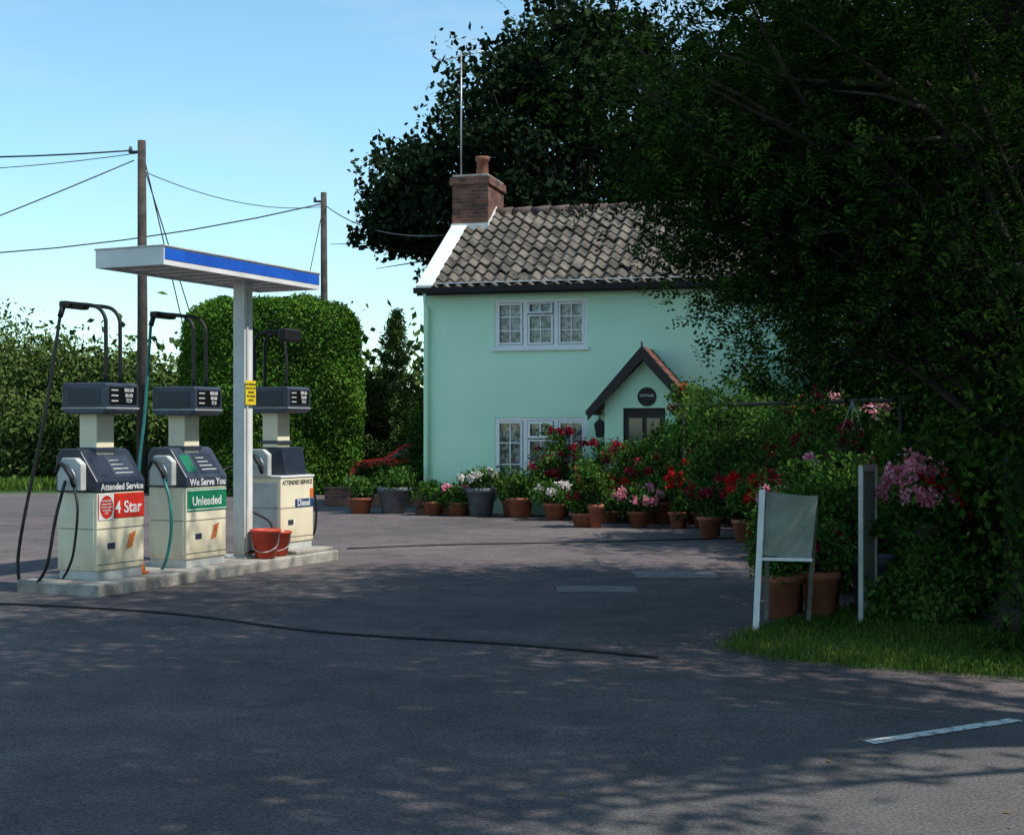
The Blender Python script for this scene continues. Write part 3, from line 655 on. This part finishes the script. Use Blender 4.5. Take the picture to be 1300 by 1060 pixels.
# ---------------------------------------------------------------- grass
vp=[(1.52,10.35),(1.75,9.9),(2.3,9.5),(3.25,9.05),(4.6,8.9),(6.5,9.2),(12,11.5),(12,16),(5,15.5),(3.4,13.2),(2.2,11.7),(1.75,11.0)]
def inpoly(P,poly):
    x,y=P[:,0],P[:,1]; c=np.zeros(len(P),bool); n=len(poly)
    for i in range(n):
        x1,y1=poly[i]; x2,y2=poly[(i+1)%n]
        k=((y1>y)!=(y2>y)); xi=(x2-x1)*(y-y1)/((y2-y1)+1e-12)+x1; c^= k&(x<xi)
    return c
vg=group('grass_verge'); vin=[(x+(5.5-x)*.035,y+(11.8-y)*.06) for x,y in vp]
poly('turf',vin,.004,M['grassg'],vg)
P=np.stack([rng.uniform(1.4,9,130000),rng.uniform(8.8,14,130000),np.full(130000,.0)],1); P=P[inpoly(P,vp)]; P[:,:2]+=rng.normal(0,.05,(len(P),2))
leaves('grass_blades',P,.026,L_grass,vg,.14,.42+.25*np.sin(P[:,0]*2)*np.sin(P[:,1]*2.3),vert=True)
vg=group('grass_verge.001')
P=np.stack([rng.uniform(-28,-8.5,40000),rng.uniform(36.5,46,40000),np.full(40000,.0)],1)
leaves('grass_blades',P,.12,L_grass,vg,.15,vert=True)
P=np.stack([rng.normal(1.5,1.6,500),rng.normal(10.5,2.2,500),np.full(500,.006)],1)
n=len(P); th=rng.uniform(0,6.28,n); a=np.stack([np.cos(th),np.sin(th),np.zeros(n)],1); b=np.stack([-np.sin(th),np.cos(th),np.zeros(n)],1)
L_fall=leafmat('fallen_leaf',[(.08,.05,.02),(.16,.1,.03),(.2,.15,.05),(.1,.12,.03)],0)
leaves('fallen_leaves',P,.018,L_fall,None,.5,AB=(a,b))
bush('ivy_shrub',4.8,10.4,1.1,2.6,L_dark,120,380,.04,ry=.9)
bush('ivy_shrub.001',5.4,12.2,1.4,3.6,L_dark,110,300,.05)
bush('ivy_shrub.002',4.3,13.6,.8,1.5,L_plant,50,260,.04)
bush('garden_shrub',6.2,15.6,1.4,2.1,L_dark,80,260,.06)
bush('garden_shrub.001',3.15,14.2,.5,1.0,L_plant,50,260,.032)
bush('garden_shrub.002',7.5,19,1.8,3.0,L_dark,80,260,.07)
bush('garden_shrub.003',3.9,17.3,.7,1.3,L_plant,50,260,.04)
# ---------------------------------------------------------------- sign board + second board
sg=group('notice_board_stand',(2.1,11.25,0),math.radians(-14))
def slantleg(name,xb,xt,y0,y1,z1,w,mat,par):
    V=[];F=[]
    for (x,y,z) in ((xb,y0,0),(xt,y1,z1)):
        V+=[(x-w,y-w,z),(x+w,y-w,z),(x+w,y+w,z),(x-w,y+w,z)]
    F=[(0,3,2,1),(4,5,6,7)]+[(i,(i+1)%4,(i+1)%4+4,i+4) for i in range(4)]
    return mo(name,V,F,mat,par,bevel=.004)
slantleg('leg_left',-.17,-.12,0,.05,1.12,.024,M['white'],sg)
slantleg('leg_right',.22,.30,.5,.08,1.08,.018,M['oldwood'],sg)
slantleg('leg_back',-.12,-.08,.55,.08,1.08,.018,M['oldwood'],sg)
mo('panel',[(-.13,.02,.60),(.26,.02,.57),(.31,.055,1.07),(-.09,.055,1.10),(-.13,.04,.60),(.26,.04,.57),(.31,.075,1.07),(-.09,.075,1.10)],[(0,1,2,3),(7,6,5,4),(0,4,5,1),(1,5,6,2),(2,6,7,3),(3,7,4,0)],M['board'],sg,bevel=.004)
boxes('panel_frame',[((-.14,.008,.56),(.27,.018,.585))],M['white'],sg)
tg=group('notice_board',(2.98,11.9,0),math.radians(60))
boxes('frame',[((-.22,-.02,0),(-.18,.02,1.30)),((.18,-.02,0),(.22,.02,1.30)),((-.18,-.02,1.25),(.18,.02,1.30)),((-.18,-.02,.12),(.18,.02,.17))],M['palegrey'],tg,.004)
box('panel',(-.18,-.008,.17),(.18,.008,1.25),M['board'],tg)
pg=group('timber_pergola')
tubes('beams',[([(2.65,23.2,1.98),(4.3,21.7,2.0),(5.6,20.5,2.02)],.03),([(4.6,20.6,2.0),(6.8,20.2,2.05)],.03),([(2.8,23.1,0),(2.8,23.1,2.0)],.03),([(5.6,20.5,0),(5.6,20.5,2.05)],.03)],M['pole'],pg,8)
# ---------------------------------------------------------------- potted plants
cnt={}
def uname(n):
    k=cnt.get(n,0); cnt[n]=k+1; return n if k==0 else '%s.%03d'%(n,k)
def potted(x,y,r,h,ph,pr,fl=None,fr=.5,pot='terra',z=0,leaf=L_plant,nl=1400,ls=.03,nf=14):
    g=group(uname('potted_plant'),(x,y,z))
    lathe('pot',[(0,.005),(r*.7,.005),(r*.9,h*.82),(r*1.02,h*.83),(r*1.05,h),(r*.92,h),(r*.88,h*.9),(0,h*.88)],M[pot],g,seg=20)
    c=np.array([0,0,h+ph*.5]); 
    P,sh,cs=crown(c,(pr,pr,ph*.55),26,nl//26,pr*.22,.3,.8)
    P[:,2]=np.maximum(P[:,2],h*.6)
    leaves('foliage',P,ls,leaf,g,.5,sh)
    tubes('stems',[([(0,0,h*.85),k*.6+np.array([0,0,h*.3]),k],[.008,.006,.003]) for k in cs[:8]],M['soil'],g,4)
    if fl is not None:
        Q=[]
        for i in range(nf):
            d=rng.normal(size=3); d[2]=abs(d[2])*.8; d[1]-=.3; d/=np.linalg.norm(d)
            q=c+d*np.array([pr,pr,ph*.6])*rng.uniform(.75,1.15)
            Q.append(q+rng.normal(size=(60,3))*pr*.09*fr*2)
        leaves('blossom',np.concatenate(Q),ls*.8,fl,g,.8)
    return g
def fac(t,d):
    c,s=math.cos(HZ),math.sin(HZ); return (-1.7+c*t+s*d, 27.35+s*t-c*d)
spec=[(-1.1,.5,.25,.3,.35,.32,None,'terra'),(-.5,.3,.32,.5,.35,.35,None,'greypot'),(.4,.65,.2,.25,.35,.3,None,'terra'),(.9,.7,.2,.25,.3,.3,F_pink,'terra'),(1.35,.7,.3,.52,.3,.35,F_white,'greypot'),
(1.9,.55,.2,.3,.35,.32,F_mar,'terra'),(2.15,.9,.26,.36,.5,.42,None,'terra'),(2.7,.5,.24,.36,.8,.45,F_mar,'terra'),(2.95,1.5,.22,.3,.38,.33,F_white,'terra'),(3.4,.9,.2,.28,1.1,.4,F_mar,'terra'),
(3.7,.5,.2,.3,1.1,.38,F_mar,'terra'),(2.75,.35,.22,.3,1.4,.35,F_mar,'terra')]
for t,d,r,h,ph,pr,f,pt in spec:
    x,y=fac(t,d); potted(x,y,r,h,ph,pr,f,pot=pt,ls=.036,nl=1500,nf=9)
for i in range(46):
    t=3.7+i*.13+rng.normal(0,.12); d=rng.uniform(1.0,3.6)-.2; 
    x,y=fac(t,d); ph=rng.uniform(.25,.95); f=[F_red,F_mar,F_pink,None,F_mar,F_red,None,F_mar,F_pink][i%9]
    potted(x,y,rng.uniform(.13,.25),rng.uniform(.2,.4),ph,rng.uniform(.24,.42),f,ls=.034,nl=1300,nf=10)
for (x,y,ph,f) in ((3.3,20.2,.6,F_red),(3.7,19.4,.7,F_mar),(4.1,19.9,.8,F_pink),(4.5,18.8,.7,F_red),(3.5,18.6,.5,F_pink),(4.9,19.5,.9,F_mar),(4.15,18.2,.5,F_red),(2.9,20.9,.5,F_mar)):
    potted(x,y,.18,.32,ph,.36,f,ls=.032,nl=1300,nf=13)
for (t,d,h,r,f) in ((5.0,1.6,1.7,.5,None),(5.7,1.4,2.0,.6,F_red),(6.4,1.9,2.3,.65,None),(4.2,1.3,1.3,.4,F_mar),(7.3,1.6,2.2,.7,F_red),(8.2,2.0,2.1,.7,F_pink),(3.95,.6,1.5,.35,F_mar),(6.9,3.2,2.0,.7,None),(5.35,1.9,2.5,.3,F_red),(6.2,4.6,2.1,.55,None),(5.6,2.6,2.2,.5,None),(7.6,4.5,2.2,.7,F_mar)):
    x,y=fac(t,d); g=group(uname('flowering_shrub'),(x,y,0)); P,sh,cs=crown((0,0,h*.62),(r,r,h*.45),50,80,.13,.3)
    leaves('foliage',P,.038,L_plant,g,.5,sh); tubes('stems',[([(0,0,0),(c[0]*.4,c[1]*.4,c[2]*.6),c],[.015,.01,.004]) for c in cs[:16]],M['barkd'],g,5)
    if f is not None:
        Q=np.concatenate([cs[k]+np.array([0,-.1,.08])+rng.normal(0,.055,(45,3)) for k in range(0,11)]); leaves('blossom',Q,.03,f,g,.8)
# climbing plants on the wall right of the porch
for (t,h,r) in ((6.4,3.0,.7),(7.5,3.7,.9),(8.7,3.9,1.0),(9.7,3.6,.8)):
    x,y=fac(t,.3); g=group(uname('climbing_plant'),(x,y,0),HZ); P,sh,cs=crown((0,0,h*.52),(r,.28,h*.5),75,90,.16,.1,1.0)
    leaves('foliage',P,.05,L_dark,g,.6,sh); tubes('stems',[([(0,.1,0),(c[0]*.4,.1,c[2]*.6),c],[.02,.012,.004]) for c in cs[:20]],M['barkd'],g,5)
for (x,y,r,h,ph,pr,f,pt) in ((2.28,12.0,.17,.38,.35,.28,F_mar,'terra'),(2.62,12.1,.17,.4,.3,.26,None,'terra'),(2.45,12.55,.16,.35,.4,.28,None,'terra'),(2.8,12.7,.16,.4,.35,.28,F_mar,'terra')):
    potted(x,y,r,h,ph,pr,f,pot=pt,ls=.026,nl=1800,fr=.4,nf=8)
g=group('geranium_planter',(3.42,12.1,0))
lathe('pedestal_urn',[(.2,0),(.2,.06),(.1,.12),(.09,.5),(.14,.6),(.26,.78),(.28,.8),(.24,.8),(0,.76)],M['urn'],g)
P,sh,cs=crown((0,0,.9),(.38,.36,.28),40,90,.07,.3); leaves('foliage',P,.03,L_plant,g,.6,sh)
Q=[]
for i in range(54):
    d=rng.normal(size=3); d[2]=abs(d[2]); d/=np.linalg.norm(d); q=np.array([0,0,1.0])+d*np.array([.27,.3,.34]); Q.append(q+rng.normal(0,.03,(90,3))); 
k=40; leaves('blossom_pink',np.concatenate(Q[:k]),.018,F_pink,g,.9); leaves('blossom_red',np.concatenate(Q[k:])+np.array([.12,0,-.1]),.018,F_red,g,.9)
bush('garden_shrub.009',3.5,11.7,.42,.7,L_plant,40,220,.03)
g=group('cordyline_plant',(3.2,12.6,0)); V=[];F=[]
for i in range(46):
    th=rng.uniform(0,6.28); el=rng.uniform(.3,1.4); Lh=rng.uniform(.4,.6); d=np.array([math.cos(th)*math.cos(el),math.sin(th)*math.cos(el),math.sin(el)]); s=np.array([-math.sin(th),math.cos(th),0])*.014; b=np.array([0,0,.5]); k=len(V)
    m_=b+d*Lh*.5; e=b+d*Lh+np.array([0,0,-.12]); V+=[b-s,b+s,m_+s*1.3,m_-s*1.3,e]; F+=[(k,k+1,k+2,k+3),(k+3,k+2,k+4)]
mo('leaves',V,F,F_mar,g); lathe('pot',[(0,0),(.15,0),(.2,.4),(.22,.4),(.22,.48),(.18,.48),(0,.45)],M['greypot'],g)
g=group('hanging_basket',((1082-650)/1805*20.2,20.2,1.35)); P,sh,cs=crown((0,0,0),(.27,.27,.3),24,70,.07,.3); leaves('foliage',P,.035,L_plant,g,.5,sh)
leaves('blossom',np.concatenate([c+rng.normal(0,.04,(40,3))for c in cs[:16]]),.03,F_mar,g,.8); tubes('chains',[([(s*.2,0,.1),(0,0,.65)],.006) for s in(-1,0,1)],M['metal'],g,4)
lathe('basket',[(0,-.22),(.15,-.17),(.22,0),(.2,0)],M['soil'],g)
# ---------------------------------------------------------------- low brick wall, parked car
wg=group('low_brick_wall',(-3.9,29.6,0),math.radians(-6))
box('wall_course',(0,0,0),(2.2,.22,.36),M['brick'],wg); box('wall_coping',(-.02,-.02,.36),(2.22,.24,.40),M['brick'],wg,.01)
wg=group('flower_trough',(*fac(.3,.35),0),HZ); box('trough',(-.3,-.15,0),(1.1,.0,.3),M['brick'],wg)
bush('garden_shrub.004',-2.05,29.8,.35,.9,L_dark,50,200,.045)
bush('garden_shrub.005',-2.9,30.4,.4,.8,L_dark,50,200,.045)
bush('garden_shrub.006',-1.75,31.5,.4,2.0,L_dark,60,220,.05)
bush('garden_shrub.007',-3.9,38.8,1.3,3.2,L_dark,80,220,.07)
bush('garden_shrub.008',-2.4,38.5,1.4,2.6,L_dark,80,220,.07)
cgp=group('parked_car',(-1.8,33.2,0),math.radians(3))
prof=[(-1.9,.3),(-1.95,.62),(-1.8,.85),(-1.2,.92),(-.7,1.26),(.75,1.28),(1.5,.95),(1.9,.88),(1.95,.5),(1.9,.3)]
prism_y('body',prof,-.8,.8,M['carred'],cgp,.06)
prism_y('side_glass',[(-1.05,.95),(-.65,1.2),(.7,1.22),(1.2,.97)],-.81,.81,M['glass'],cgp)
for wx in(-1.2,1.2):
    for wy in(-.78,.78):
        tube('wheel',[(wx,wy-.09,.3),(wx,wy+.09,.3)],.3,M['black'],cgp,20); tube('hubcap',[(wx,wy-.1,.3),(wx,wy+.1,.3)],.17,M['metal'],cgp,16)
boxes('bumpers',[((-2.0,-.78,.35),(-1.9,.78,.5)),((1.9,-.78,.35),(2.0,.78,.5))],M['greyhead'],cgp,.02)
